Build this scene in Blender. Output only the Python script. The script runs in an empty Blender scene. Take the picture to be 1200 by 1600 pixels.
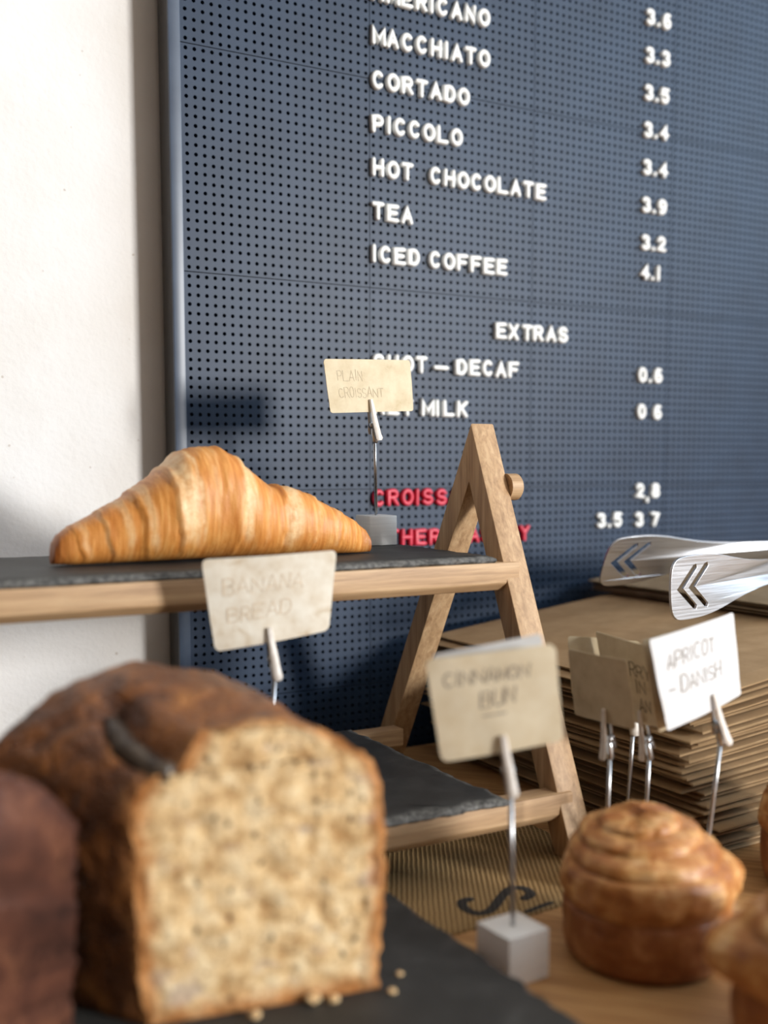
import bpy, bmesh, math, random
from mathutils import Vector, Matrix, noise

random.seed(7)
R = math.radians
SC = bpy.context.scene
COL = SC.collection
TOP = 0.90            # height of the counter above the floor, metres

# All sizes below are millimetres: X along the menu wall, Y towards it (board face Y=0), Z up from the counter.
def P(x, y, z): return Vector((x / 1000.0, y / 1000.0, TOP + z / 1000.0))

# ------------------------------------------------------------------ camera
YAW, PIT = 0.51265, 0.0989144
cam_d = bpy.data.cameras.new('camera'); cam = bpy.data.objects.new('camera', cam_d); COL.objects.link(cam)
fw = Vector((math.sin(YAW) * math.cos(PIT), math.cos(YAW) * math.cos(PIT), -math.sin(PIT)))
rt = Vector((math.cos(YAW), -math.sin(YAW), 0)); upv = rt.cross(fw)
m = Matrix((rt, upv, -fw)).transposed().to_4x4(); m.translation = P(-258.71, -731.08, 220.7)
cam.matrix_world = m
cam_d.sensor_fit = 'HORIZONTAL'; cam_d.sensor_width = 36.0
cam_d.lens = 1708.56 / 1200 * 36.0
cam_d.shift_y = (892.96 - 800) / 1200
cam_d.clip_start = 0.01; cam_d.clip_end = 50
cam_d.dof.use_dof = True; cam_d.dof.focus_distance = 0.685; cam_d.dof.aperture_fstop = 5.2
SC.camera = cam

# ------------------------------------------------------------------ world, window light, exposure
w = bpy.data.worlds.new('world'); SC.world = w; w.use_nodes = True
bg = w.node_tree.nodes['Background']
bg.inputs[0].default_value = (1.0, 0.73, 0.47, 1); bg.inputs[1].default_value = 0.235
tgt = P(60, -120, 150)
def window(name, az, el, dist, sx, sy, energy, col):
    ld = bpy.data.lights.new(name, 'AREA'); lo = bpy.data.objects.new(name, ld); COL.objects.link(lo)
    ld.shape = 'RECTANGLE'; ld.size = sx; ld.size_y = sy; ld.energy = energy; ld.color = col
    lo.location = tgt + Vector((math.sin(R(az)) * math.cos(R(el)), -math.cos(R(az)) * math.cos(R(el)), math.sin(R(el)))) * dist
    lo.rotation_euler = (tgt - lo.location).to_track_quat('-Z', 'Y').to_euler()
window('window_daylight', 29, 9, 3.2, .46, .50, 100, (1.0, 0.98, 0.95))           # the near doorway
window('shopfront_daylight', 54, 20, 3.4, 2.0, 1.0, 40, (0.58, 0.79, 1.0))       # the wide shop window to the right
SC.view_settings.view_transform = 'Standard'; SC.view_settings.look = 'None'
SC.view_settings.gamma = 1.0; SC.view_settings.use_curve_mapping = False
SC.view_settings.exposure = 0.08

# ------------------------------------------------------------------ materials
class Mat:
    def __init__(s, name, col=(.5, .5, .5), rough=.6, metal=0.0, spec=.5):
        s.m = bpy.data.materials.new(name); s.m.use_nodes = True; s.nt = s.m.node_tree
        s.b = s.nt.nodes['Principled BSDF']
        s.b.inputs['Base Color'].default_value = (*col, 1); s.b.inputs['Roughness'].default_value = rough
        s.b.inputs['Metallic'].default_value = metal; s.b.inputs['Specular IOR Level'].default_value = spec
        s.tc = s.nt.nodes.new('ShaderNodeTexCoord'); s.co = {}
    def coord(s, scale=(1, 1, 1), rot=(0, 0, 0)):
        k = (scale, rot)
        if k not in s.co:
            n = s.nt.nodes.new('ShaderNodeMapping'); n.vector_type = 'POINT'
            n.inputs['Rotation'].default_value = rot
            n.inputs['Scale'].default_value = [v * 1000 for v in scale]
            if rot != (0, 0, 0):
                q = s.nt.nodes.new('ShaderNodeMapping'); q.inputs['Rotation'].default_value = rot
                s.nt.links.new(s.tc.outputs['Object'], q.inputs[0]); n.inputs['Rotation'].default_value = (0, 0, 0)
                s.nt.links.new(q.outputs[0], n.inputs[0])
            else: s.nt.links.new(s.tc.outputs['Object'], n.inputs[0])
            s.co[k] = n.outputs[0]
        return s.co[k]
    def noise(s, sc, detail=4, rough=.55, co=None, dist=0):
        n = s.nt.nodes.new('ShaderNodeTexNoise'); n.inputs['Scale'].default_value = sc
        n.inputs['Detail'].default_value = detail; n.inputs['Roughness'].default_value = rough
        n.inputs['Distortion'].default_value = dist
        s.nt.links.new(co or s.coord(), n.inputs['Vector']); return n.outputs['Fac']
    def voro(s, sc, co=None, feature='F1'):
        n = s.nt.nodes.new('ShaderNodeTexVoronoi'); n.inputs['Scale'].default_value = sc; n.feature = feature
        s.nt.links.new(co or s.coord(), n.inputs['Vector']); return n.outputs['Distance']
    def wave(s, sc, co=None, dist=0, d='X', prof='SIN'):
        n = s.nt.nodes.new('ShaderNodeTexWave'); n.inputs['Scale'].default_value = sc; n.bands_direction = d
        n.wave_profile = prof
        n.inputs['Distortion'].default_value = dist; n.inputs['Detail'].default_value = 2
        s.nt.links.new(co or s.coord(), n.inputs['Vector']); return n.outputs['Fac']
    def attr(s, name):
        n = s.nt.nodes.new('ShaderNodeAttribute'); n.attribute_name = name; return n.outputs['Fac']
    def ramp(s, fac, stops):
        n = s.nt.nodes.new('ShaderNodeValToRGB'); e = n.color_ramp.elements
        while len(e) < len(stops): e.new(.5)
        for i, (p, c) in enumerate(stops):
            e[i].position = p; e[i].color = (*c, 1) if len(c) == 3 else c
        s.nt.links.new(fac, n.inputs[0]); return n.outputs['Color']
    def mix(s, fac, a, b, mode='MIX'):
        n = s.nt.nodes.new('ShaderNodeMix'); n.data_type = 'RGBA'; n.blend_type = mode
        for sock, v in ((n.inputs['Factor'], fac), (n.inputs['A'], a), (n.inputs['B'], b)):
            if isinstance(v, (int, float)): sock.default_value = v
            elif isinstance(v, tuple): sock.default_value = (*v, 1)
            else: s.nt.links.new(v, sock)
        return n.outputs['Result']
    def math(s, op, a, b=0.0):
        n = s.nt.nodes.new('ShaderNodeMath'); n.operation = op
        for i, v in enumerate((a, b)):
            if isinstance(v, (int, float)): n.inputs[i].default_value = v
            else: s.nt.links.new(v, n.inputs[i])
        return n.outputs[0]
    def color(s, sock): s.nt.links.new(sock, s.b.inputs['Base Color']); return s
    def rough(s, sock): s.nt.links.new(sock, s.b.inputs['Roughness']); return s
    def bump(s, h, dist=.3, strength=1.0):
        n = s.nt.nodes.new('ShaderNodeBump'); n.inputs['Distance'].default_value = dist / 1000
        n.inputs['Strength'].default_value = strength
        s.nt.links.new(h, n.inputs['Height']); s.nt.links.new(n.outputs[0], s.b.inputs['Normal']); return s

def rgb(r, g, b):
    f = lambda v: (v / 255 / 12.92) if v <= 10 else (((v / 255) + .055) / 1.055) ** 2.4
    return (f(r), f(g), f(b))

MT = {}
def mk(key, *a, **k): MT[key] = Mat(key, *a, **k); return MT[key]

q = mk('plaster', rgb(236, 234, 231), .9)
n1 = q.noise(.012, 3); n2 = q.noise(.25, 4); sp = q.voro(.055)
c = q.ramp(n1, [(.3, rgb(233, 230, 226)), (.7, rgb(240, 239, 238))])
spk = q.ramp(q.math('ADD', sp, q.math('MULTIPLY', n2, .12)), [(.085, (1, 1, 1)), (.12, (0, 0, 0))])
q.color(q.mix(q.math('MULTIPLY', spk, .45), c, rgb(160, 140, 115))).bump(q.math('ADD', n2, q.math('MULTIPLY', q.noise(.06, 3), 2.0)), .8, .35)
q = mk('light_block_brown', rgb(62, 50, 40), .8); q.color(q.ramp(q.noise(.01), [(.3, rgb(56, 45, 36)), (.7, rgb(68, 55, 44))]))  # dark brown picked to weaken the fill from the left side
q = mk('floor', rgb(120, 112, 104), .7); q.color(q.ramp(q.noise(.02), [(.3, rgb(110, 102, 96)), (.7, rgb(128, 122, 114))]))

q = mk('board_plastic', rgb(54, 60, 72), .46, spec=.30)
n1 = q.noise(.02, 3); q.color(q.ramp(n1, [(.3, rgb(30, 47, 69)), (.7, rgb(38, 57, 81))]))
q.bump(q.noise(.6, 3), .12, .25)
q = mk('board_frame', rgb(58, 72, 92), .38, spec=.6); q.color(q.ramp(q.noise(.05), [(.3, rgb(54, 68, 88)), (.7, rgb(64, 78, 98))]))
q = mk('board_side', rgb(38, 32, 28), .5); q.color(q.ramp(q.noise(.05), [(.3, rgb(34, 29, 26)), (.7, rgb(44, 38, 33))]))
q = mk('letter_white', rgb(238, 240, 238), .4); q.color(q.ramp(q.noise(.1), [(.3, rgb(234, 236, 234)), (.7, rgb(243, 244, 242))]))
q = mk('letter_red', rgb(205, 45, 70), .4); q.color(q.ramp(q.noise(.1), [(.3, rgb(196, 40, 64)), (.7, rgb(214, 52, 78))]))

def wood(key, a, b, c3, axis, rough=.55, rot=(0, 0, 0), bandsc=.35):
    q = mk(key, b, rough)
    s = [.25, .25, .25]; s[axis] = .012
    co = q.coord(tuple(s), rot)
    n = q.noise(1.0, 5, .6, co, .6); f = q.noise(5.0, 3, .6, co)
    col = q.ramp(n, [(.28, a), (.5, b), (.74, c3)])
    col = q.mix(q.math('MULTIPLY', q.ramp(f, [(.5, (0, 0, 0)), (.75, (1, 1, 1))]), .35), col, tuple(v * .55 for v in a))
    big = q.noise(.03, 2)
    col = q.mix(q.math('MULTIPLY', q.ramp(big, [(.4, (0, 0, 0)), (.7, (1, 1, 1))]), .25), col, tuple(v * .75 for v in b))
    q.color(col).bump(q.math('ADD', n, q.math('MULTIPLY', f, .5)), .15, .3)
WA, WB, WC = rgb(152, 118, 84), rgb(186, 151, 112), rgb(208, 176, 137)
wood('stand_wood_x', WA, WB, WC, 0)
wood('stand_wood_z', WA, WB, WC, 2)
wood('counter_oak', rgb(136, 92, 50), rgb(188, 142, 90), rgb(214, 172, 120), 0, .5, (0, 0, R(48)))
wood('cabinet_wood', rgb(120, 92, 66), rgb(140, 108, 78), rgb(156, 124, 92), 2)

def slate_mat(key, edge):
    q = mk(key, rgb(50, 50, 50), .62, spec=.35)
    n = q.noise(.06, 5); f = q.noise(.9, 4)
    col = q.ramp(n, [(.3, rgb(42, 42, 41)), (.55, rgb(51, 51, 50)), (.75, rgb(62, 62, 61))])
    scr = q.ramp(q.noise(.02, 2, .5, q.coord((1.0, .12, 1), (0, 0, R(55)))), [(.66, (0, 0, 0)), (.72, (1, 1, 1))])
    col = q.mix(q.math('MULTIPLY', scr, .25), col, rgb(110, 110, 110))
    ef = q.attr('edge')
    col = q.mix(q.math('MULTIPLY', ef, q.ramp(q.noise(.35, 4), [(.35, (.15, .15, .15)), (.65, (1, 1, 1))])), col, edge)
    q.color(col).bump(q.math('ADD', f, n), .35, .45)
slate_mat('slate', rgb(112, 111, 108)); slate_mat('slate_board', rgb(128, 100, 84))

q = mk('burlap', rgb(176, 146, 106), .95, spec=.1)
co = q.coord((1, 1, 1), (0, 0, R(30)))
wx = q.wave(.118, co, 1.3, 'X'); wy = q.wave(.118, co, 1.3, 'Y')
wv = q.math('MAXIMUM', wx, q.math('MULTIPLY', wy, .88))
col = q.ramp(wv, [(.2, rgb(72, 54, 33)), (.6, rgb(144, 115, 76)), (1.0, rgb(190, 160, 114))])
col = q.mix(q.math('MULTIPLY', q.noise(.05, 4), .35), col, rgb(150, 120, 82)); q.color(col).bump(wv, .6, .8)
q = mk('print_ink', rgb(52, 48, 44), .95); wv = q.wave(.118, q.coord((1, 1, 1), (0, 0, R(30))), .35, 'X')
q.color(q.ramp(wv, [(.3, rgb(38, 35, 32)), (1., rgb(64, 58, 52))]))

def brushed(key, col, rough, axis=2):
    q = mk(key, col, rough, 1.0); s = [.02, .02, .02]; s[axis] = 1.2
    n = q.noise(1.0, 3, .6, q.coord(tuple(s)))
    q.color(q.ramp(n, [(.3, tuple(v * .86 for v in col)), (.7, col)])).bump(n, .05, .25)
    q.rough(q.ramp(n, [(.3, (rough - .06,) * 3), (.7, (rough + .08,) * 3)]))
brushed('block_steel', rgb(240, 240, 238), .42); MT['block_steel'].b.inputs['Metallic'].default_value = .12
brushed('steel', rgb(190, 192, 195), .30, 0)
brushed('tongs_steel', rgb(215, 218, 224), .38, 2)
q = mk('clip_enamel', rgb(222, 214, 205), .35); q.color(q.ramp(q.noise(.3), [(.3, rgb(212, 203, 194)), (.7, rgb(230, 224, 216))]))

def paper(key, base, dark, amt=.5):
    q = mk(key, base, .85, spec=.2)
    n = q.noise(.09, 5, .6); f = q.noise(1.4, 3)
    col = q.ramp(n, [(.36, base), (.62, tuple((a * .6 + b * .4) for a, b in zip(base, dark))), (.8, dark)])
    st = q.ramp(q.noise(.045, 3, .6, None, 1.2), [(.6, (0, 0, 0)), (.7, (1, 1, 1))])
    col = q.mix(q.math('MULTIPLY', st, amt), col, dark)
    q.color(col).bump(f, .12, .35)
paper('card_tan', rgb(221, 208, 180), rgb(188, 168, 132), .35)
paper('card_cream', rgb(232, 226, 212), rgb(184, 158, 120), .6)
paper('card_buff', rgb(226, 214, 188), rgb(204, 184, 148), .3)
paper('card_white', rgb(222, 224, 227), rgb(206, 204, 200), .2)
paper('card_old', rgb(205, 190, 160), rgb(170, 150, 118), .4)
def ink(key, c):
    q = mk(key, c, .8); q.color(q.ramp(q.noise(.5), [(.3, c), (.7, tuple(min(1, v * 1.5) for v in c))]))
ink('ink_dark', rgb(134, 124, 112)); ink('ink_faint', rgb(170, 156, 132)); ink('ink_pale', rgb(188, 172, 150)); ink('ink_brown', rgb(84, 68, 48))

q = mk('kraft_paper', rgb(172, 143, 106), .85, spec=.25)
n = q.noise(.05, 4); f = q.noise(.5, 3, .6, q.coord((1, .08, 1)))
q.color(q.mix(q.math('MULTIPLY', f, .35), q.ramp(n, [(.3, rgb(162, 133, 97)), (.7, rgb(182, 153, 116))]), rgb(150, 121, 86))).bump(q.math('ADD', n, f), .2, .3)
q = mk('kraft_paper_grey', rgb(160, 140, 112), .85, spec=.25)
q.color(q.ramp(q.noise(.05, 4), [(.3, rgb(150, 130, 102)), (.7, rgb(170, 150, 122))]))

# pastry
q = mk('croissant_crust', rgb(205, 135, 62), .45, spec=.45)
st = q.noise(1.0, 4, .6, q.coord((.42, .05, .035)), .8); bl = q.noise(.045, 4)
col = q.ramp(st, [(.25, rgb(184, 110, 44)), (.5, rgb(214, 144, 70)), (.75, rgb(236, 180, 108))])
col = q.mix(q.ramp(bl, [(.45, (0, 0, 0)), (.78, (.55, .55, .55))]), col, rgb(190, 110, 46))
fl = q.math('MULTIPLY', q.attr('flake'), q.ramp(q.noise(.22, 4, .7), [(.3, (.25, .25, .25)), (.6, (1, 1, 1))]))
col = q.mix(fl, col, rgb(236, 200, 150))
col = q.mix(q.attr('tip'), col, rgb(150, 78, 34))
q.color(col).bump(q.math('ADD', st, q.math('MULTIPLY', q.noise(.8, 4), .6)), .5, .5)
q = mk('bun_crust', rgb(190, 120, 62), .42, spec=.5)
bl = q.noise(.075, 5, .62, None, .6); st = q.noise(1.0, 4, .6, q.coord((.04, .04, .33)), 1.2)
col = q.ramp(bl, [(.32, rgb(146, 88, 40)), (.48, rgb(186, 126, 66)), (.6, rgb(220, 170, 108)), (.74, rgb(236, 198, 146))])
col = q.mix(q.math('MULTIPLY', q.ramp(st, [(.35, (1, 1, 1)), (.6, (0, 0, 0))]), .5), col, rgb(160, 90, 42))
col = q.mix(q.math('MULTIPLY', q.attr('band'), .8), col, q.ramp(bl, [(.3, rgb(110, 58, 26)), (.55, rgb(142, 82, 42)), (.72, rgb(186, 130, 84))]))
q.color(col).bump(q.math('ADD', q.math('MULTIPLY', st, .8), bl), .9, .5)
q = mk('loaf_crust', rgb(112, 62, 34), .34, spec=.55)
bl = q.noise(.05, 5, .6, None, .5); fi = q.noise(.35, 4)
col = q.ramp(bl, [(.3, rgb(64, 36, 22)), (.46, rgb(98, 58, 32)), (.58, rgb(134, 82, 40)), (.72, rgb(174, 114, 56))])
rag = q.ramp(fi, [(.35, rgb(140, 84, 42)), (.65, rgb(196, 140, 84))])
col = q.mix(q.math('MULTIPLY', q.attr('rim'), .9), col, rag)
q.color(col).bump(q.math('ADD', q.math('MULTIPLY', bl, 1.8), q.math('ADD', fi, q.noise(.14, 4, .6, None, .8))), 2.6, .75)
q = mk('loaf_crust_dark', rgb(92, 52, 38), .5, spec=.4)
bl = q.noise(.05, 5, .6, None, .5); fi = q.noise(.35, 4)
q.color(q.ramp(bl, [(.3, rgb(54, 30, 22)), (.5, rgb(86, 50, 36)), (.72, rgb(124, 78, 54))])).bump(q.math('ADD', q.math('MULTIPLY', bl, 1.5), fi), 1.6, .6)
q = mk('loaf_crumb', rgb(222, 190, 138), .9, spec=.15)
bl = q.noise(.11, 4, .6); po = q.voro(.11, q.mix(.35, q.coord(), q.coord((1.7, 1, .9)))); po2 = q.noise(.38, 4, .65); gz = q.noise(.06, 3, .5, q.coord((.8, 1, 1.6)))
col = q.ramp(bl, [(.32, rgb(182, 142, 94)), (.5, rgb(220, 188, 140)), (.68, rgb(238, 216, 176))])
col = q.mix(q.ramp(po2, [(.3, (.8, .8, .8)), (.45, (0, 0, 0))]), col, rgb(148, 106, 64))
col = q.mix(q.ramp(po, [(.10, (.95, .95, .95)), (.20, (0, 0, 0))]), col, rgb(92, 70, 50))
col = q.mix(q.ramp(gz, [(.60, (0, 0, 0)), (.70, (.7, .7, .7))]), col, rgb(172, 154, 140))
col = q.mix(q.math('MULTIPLY', q.attr('rim'), .85), col, q.ramp(bl, [(.3, rgb(140, 80, 34)), (.7, rgb(196, 130, 68))]))
q.color(col).bump(q.math('ADD', bl, q.math('MULTIPLY', po2, .7)), 1.6, .8)
q = mk('baked_banana', rgb(66, 56, 48), .35); q.color(q.ramp(q.noise(.12, 4), [(.35, rgb(48, 38, 32)), (.6, rgb(84, 72, 60)), (.75, rgb(120, 104, 82))])).bump(q.noise(.4), .5, .5)
q = mk('crumb_bit', rgb(214, 178, 128), .9); q.color(q.ramp(q.noise(.4), [(.3, rgb(190, 148, 98)), (.7, rgb(232, 204, 158))]))
q = mk('rubber', rgb(40, 40, 40), .8); q.color(q.ramp(q.noise(.3), [(.3, rgb(36, 36, 36)), (.7, rgb(46, 46, 46))]))

# ------------------------------------------------------------------ object helpers
def link(o, parent=None):
    COL.objects.link(o)
    if parent is not None: o.parent = parent
    return o
def tag(o, label=None, cat=None, group=None, kind=None):
    if label: o['label'] = label
    if cat: o['category'] = cat
    if group: o['group'] = group
    if kind: o['kind'] = kind
    return o
def thing(name, base, label, cat, group=None, kind=None):
    o = bpy.data.objects.new(name, None); o.location = P(*base); o.empty_display_size = .01
    link(o); return tag(o, label, cat, group, kind)
def wloc(o):
    v = Vector((0, 0, 0))
    while o is not None: v += o.location; o = o.parent
    return v
def smooth(me, ang=None):
    for p in me.polygons: p.use_smooth = True
    if ang is not None: me.set_sharp_from_angle(angle=R(ang))
def mesh(name, verts, faces, mat, parent=None, base=None, smo=None, attrs=None, flat=False):
    """verts in millimetres; the object sits at base (mm) under parent."""
    off = P(*base) if base is not None else (wloc(parent) if parent is not None else Vector((0, 0, 0)))
    me = bpy.data.meshes.new(name)
    me.from_pydata([P(*v) - off for v in verts], [], faces); me.update()
    bm = bmesh.new(); bm.from_mesh(me); bmesh.ops.recalc_face_normals(bm, faces=bm.faces); bm.to_mesh(me); bm.free()
    if attrs:
        for k, vals in attrs.items():
            a = me.attributes.new(k, 'FLOAT', 'POINT'); a.data.foreach_set('value', vals)
    if not flat: smooth(me, smo)
    me.materials.append(MT[mat].m)
    o = bpy.data.objects.new(name, me)
    o.location = off - (wloc(parent) if parent is not None else Vector((0, 0, 0)))
    return link(o, parent)
def from_bm(name, bm, mat, parent=None, base=None, smo=35):
    off = P(*base) if base is not None else (wloc(parent) if parent is not None else Vector((0, 0, 0)))
    for v in bm.verts: v.co = P(*v.co) - off
    bmesh.ops.recalc_face_normals(bm, faces=bm.faces)
    me = bpy.data.meshes.new(name); bm.to_mesh(me); bm.free()
    smooth(me, smo); me.materials.append(MT[mat].m)
    o = bpy.data.objects.new(name, me); o.location = off - (wloc(parent) if parent is not None else Vector((0, 0, 0)))
    return link(o, parent)
def prism_bm(poly, axis, a, b, bev=0, seg=2):
    """poly: 2D points in the plane across axis ('X': (y,z), 'Z': (x,y), 'Y': (x,z))."""
    bm = bmesh.new()
    f = {'X': lambda t, u, v: (t, u, v), 'Z': lambda t, u, v: (u, v, t), 'Y': lambda t, u, v: (u, t, v)}[axis]
    A = [bm.verts.new(f(a, *p)) for p in poly]; B = [bm.verts.new(f(b, *p)) for p in poly]
    n = len(poly); bm.faces.new(A); bm.faces.new(B[::-1])
    for i in range(n): bm.faces.new((A[i], B[i], B[(i + 1) % n], A[(i + 1) % n]))
    bmesh.ops.recalc_face_normals(bm, faces=bm.faces)
    if bev: bmesh.ops.bevel(bm, geom=bm.edges[:], offset=bev, segments=seg, affect='EDGES', profile=.6)
    return bm
def box(name, x0, x1, y0, y1, z0, z1, mat, parent=None, bev=.6, base=None):
    return from_bm(name, prism_bm([(x0, y0), (x1, y0), (x1, y1), (x0, y1)], 'Z', z0, z1, bev), mat, parent, base)
def tube(pts, rad, n=12, closed_ends=True):
    """verts, faces of a round bar through pts (mm); rad a number or one per point."""
    pts = [Vector(p) for p in pts]; V, F = [], []
    for i, p in enumerate(pts):
        d = (pts[min(i + 1, len(pts) - 1)] - pts[max(i - 1, 0)]).normalized()
        a = d.orthogonal().normalized() if abs(d.z) < .95 else Vector((1, 0, 0)).cross(d).normalized()
        b = d.cross(a); r = rad[i] if isinstance(rad, (list, tuple)) else rad
        for k in range(n):
            t = 2 * math.pi * k / n; V.append(p + a * (r * math.cos(t)) + b * (r * math.sin(t)))
    for i in range(len(pts) - 1):
        for k in range(n): F.append((i * n + k, i * n + (k + 1) % n, (i + 1) * n + (k + 1) % n, (i + 1) * n + k))
    F.append(tuple(range(n))[::-1]); F.append(tuple(range((len(pts) - 1) * n, len(pts) * n)))
    return V, F
def merge(*parts):
    V, F = [], []
    for v, f in parts:
        o = len(V); V += list(v); F += [tuple(i + o for i in q) for q in f]
    return V, F
def smoothstep(a, b, x):
    t = max(0, min(1, (x - a) / (b - a))); return t * t * (3 - 2 * t)
def interp(tab, x):
    if x <= tab[0][0]: return tab[0][1]
    for (a, u), (b, v) in zip(tab, tab[1:]):
        if x <= b: return u + (v - u) * (x - a) / (b - a)
    return tab[-1][1]
def nz(x, y, z=0): return noise.noise(Vector((x, y, z)))

# ------------------------------------------------------------------ strokes: peg letters and handwriting
def arc(cx, cy, rx, ry, a0, a1, n=10):
    return [(cx + rx * math.cos(R(a0 + (a1 - a0) * i / n)), cy + ry * math.sin(R(a0 + (a1 - a0) * i / n))) for i in range(n + 1)]
O_ = arc(.5, .5, .5, .5, 0, 360, 22)[:-1]
G = {  # (closed?, points)
 'A': [(0, [(0, 0), (.5, 1), (1, 0)]), (0, [(.2, .32), (.8, .32)])],
 'B': [(1, [(0, 0), (0, 1), (.55, 1)] + arc(.55, .76, .38, .24, 80, -90, 6) + arc(.6, .26, .4, .26, 80, -90, 6)), (0, [(0, .52), (.5, .52)])],
 'C': [(0, arc(.5, .5, .5, .5, 48, 312, 16))],
 'D': [(1, [(0, 0), (0, 1), (.4, 1)] + arc(.45, .5, .55, .5, 80, -80, 10) + [(.4, 0)])],
 'E': [(0, [(1, 1), (0, 1), (0, 0), (1, 0)]), (0, [(0, .52), (.85, .52)])],
 'F': [(0, [(1, 1), (0, 1), (0, 0)]), (0, [(0, .5), (.82, .5)])],
 'H': [(0, [(0, 0), (0, 1)]), (0, [(1, 0), (1, 1)]), (0, [(0, .5), (1, .5)])],
 'I': [(0, [(.5, 0), (.5, 1)])],
 'K': [(0, [(0, 0), (0, 1)]), (0, [(1, 1), (.05, .42)]), (0, [(.35, .6), (1, 0)])],
 'L': [(0, [(0, 1), (0, 0), (1, 0)])],
 'M': [(0, [(0, 0), (0, 1), (.5, .2), (1, 1), (1, 0)])],
 'N': [(0, [(0, 0), (0, 1), (1, 0), (1, 1)])],
 'O': [(1, O_)], '0': [(1, O_)],
 'P': [(0, [(0, 0), (0, 1), (.5, 1)] + arc(.55, .72, .43, .28, 80, -90, 8) + [(0, .44)])],
 'R': [(0, [(0, 0), (0, 1), (.5, 1)] + arc(.55, .74, .43, .26, 80, -90, 8) + [(0, .48)]), (0, [(.5, .48), (1, 0)])],
 'S': [(0, arc(.5, .74, .46, .26, 25, 270, 10) + arc(.5, .25, .5, .25, 80, -155, 10))],
 'T': [(0, [(0, 1), (1, 1)]), (0, [(.5, 1), (.5, 0)])],
 'U': [(0, [(0, 1), (0, .35)] + arc(.5, .35, .5, .35, 190, 350, 8) + [(1, 1)])],
 'X': [(0, [(0, 1), (1, 0)]), (0, [(1, 1), (0, 0)])],
 'Y': [(0, [(0, 1), (.5, .48), (1, 1)]), (0, [(.5, .48), (.5, 0)])],
 '1': [(0, [(.5, 0), (.5, 1)])],
 '2': [(0, arc(.5, .7, .45, .3, 165, -25, 9) + [(0, 0), (1, 0)])],
 '3': [(0, arc(.45, .75, .45, .25, 150, -90, 9) + arc(.48, .25, .5, .25, 90, -150, 9))],
 '4': [(0, [(.72, 0), (.72, 1), (0, .3), (1, .3)])],
 '5': [(0, [(.92, 1), (.15, 1), (.08, .52)] + arc(.48, .33, .48, .33, 120, -150, 10))],
 '6': [(0, arc(.6, .55, .55, .45, 70, 180, 6) + arc(.5, .3, .47, .3, 180, 540, 14))],
 '7': [(0, [(0, 1), (1, 1), (.4, 0)])],
 '8': [(1, arc(.5, .25, .5, .25, 90, 450, 14)[:-1]), (1, arc(.5, .76, .42, .24, -90, 270, 12)[:-1])],
 '9': [(0, arc(.5, .7, .47, .3, 0, 360, 14) + arc(.4, .45, .57, .45, 0, -110, 6))],
 '.': [(0, [(.5, 0), (.5, .03)])], ',': [(0, [(.55, .03), (.45, -.16)])], '-': [(0, [(0, .36), (1, .36)])],
}
def sweep(pts, closed, w, prof, caps=True):
    """ribbon along 2D pts with cross-section prof [(o,z)]; returns (x,y,z) verts and faces; round ends."""
    pts = [Vector(p) for p in pts]; out = [pts[0]]
    for p in pts[1:]:
        if (p - out[-1]).length > 1e-6: out.append(p)
    pts = out; n = len(pts); rows = []
    def nrm(i):
        if closed: a, b = pts[i - 1], pts[(i + 1) % n]
        else: a, b = pts[max(i - 1, 0)], pts[min(i + 1, n - 1)]
        k = 1.0
        if closed or 0 < i < n - 1:
            d1 = (pts[i] - pts[i - 1]).normalized(); d2 = (pts[(i + 1) % n] - pts[i]).normalized()
            cs = math.sqrt(max(.12, (1 + d1.dot(d2)) / 2)); k = min(1 / cs, 1.6)
        d = (b - a).normalized(); return Vector((-d.y, d.x)), k, d
    def row(p, nn, sc): rows.append([(p.x + nn.x * o * sc, p.y + nn.y * o * sc, z * (1 if sc > .5 else .92 + .08 * sc)) for o, z in prof])
    if not closed:
        nn, k, d = nrm(0)
        for t in (.98, .8, .45): row(pts[0] - d * (w / 2 * t), nn, math.sqrt(1 - t * t))
    for i in range(n): nn, k, d = nrm(i); row(pts[i], nn, k)
    if not closed:
        nn, k, d = nrm(n - 1)
        for t in (.45, .8, .98): row(pts[-1] + d * (w / 2 * t), nn, math.sqrt(1 - t * t))
    m = len(prof); V = [v for r in rows for v in r]; F = []; L = len(rows)
    for i in range(L if closed else L - 1):
        j = (i + 1) % L
        for k in range(m - 1): F.append((i * m + k, i * m + k + 1, j * m + k + 1, j * m + k))
        F.append((i * m + m - 1, i * m, j * m, j * m + m - 1))
    if not closed: F.append(tuple(range(m))); F.append(tuple(range((L - 1) * m, L * m))[::-1])
    return V, F
def text_strokes(ch, x, y, w, h):
    return [(c, [(x + px * w, y + py * h) for px, py in pts]) for c, pts in G[ch]]
def flat_prof(w, h): return [(-w / 2, 0), (-w / 2 * .9, h), (w / 2 * .9, h), (w / 2, 0)]

# ================================================================== THE SETTING
WALL_Y = 27
def slab(name, x0, x1, y0, y1, z0, z1, mat):
    o = box(name, x0, x1, y0, y1, z0, z1, mat, None, 0, (0.5 * (x0 + x1), 0.5 * (y0 + y1), z0)); return o
tag(slab('wall_back', -2600, 2600, WALL_Y, WALL_Y + 150, -900, 1700, 'plaster'), 'white speckled plaster wall behind the menu board', kind='structure')
tag(slab('light_block_left', -800, -650, -4200, WALL_Y, -900, 1700, 'light_block_brown'), 'unseen dark brown wall added to block light from the left', kind='structure')  # out of view; added close by to keep left-facing sides dark
tag(slab('ceiling', -2600, 2600, -4200, WALL_Y, 1700, 1800, 'plaster'), 'white ceiling above the counter', kind='structure')
tag(slab('floor', -2600, 2600, -4200, WALL_Y, -960, -900, 'floor'), 'grey floor below the counter', kind='structure')

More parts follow.
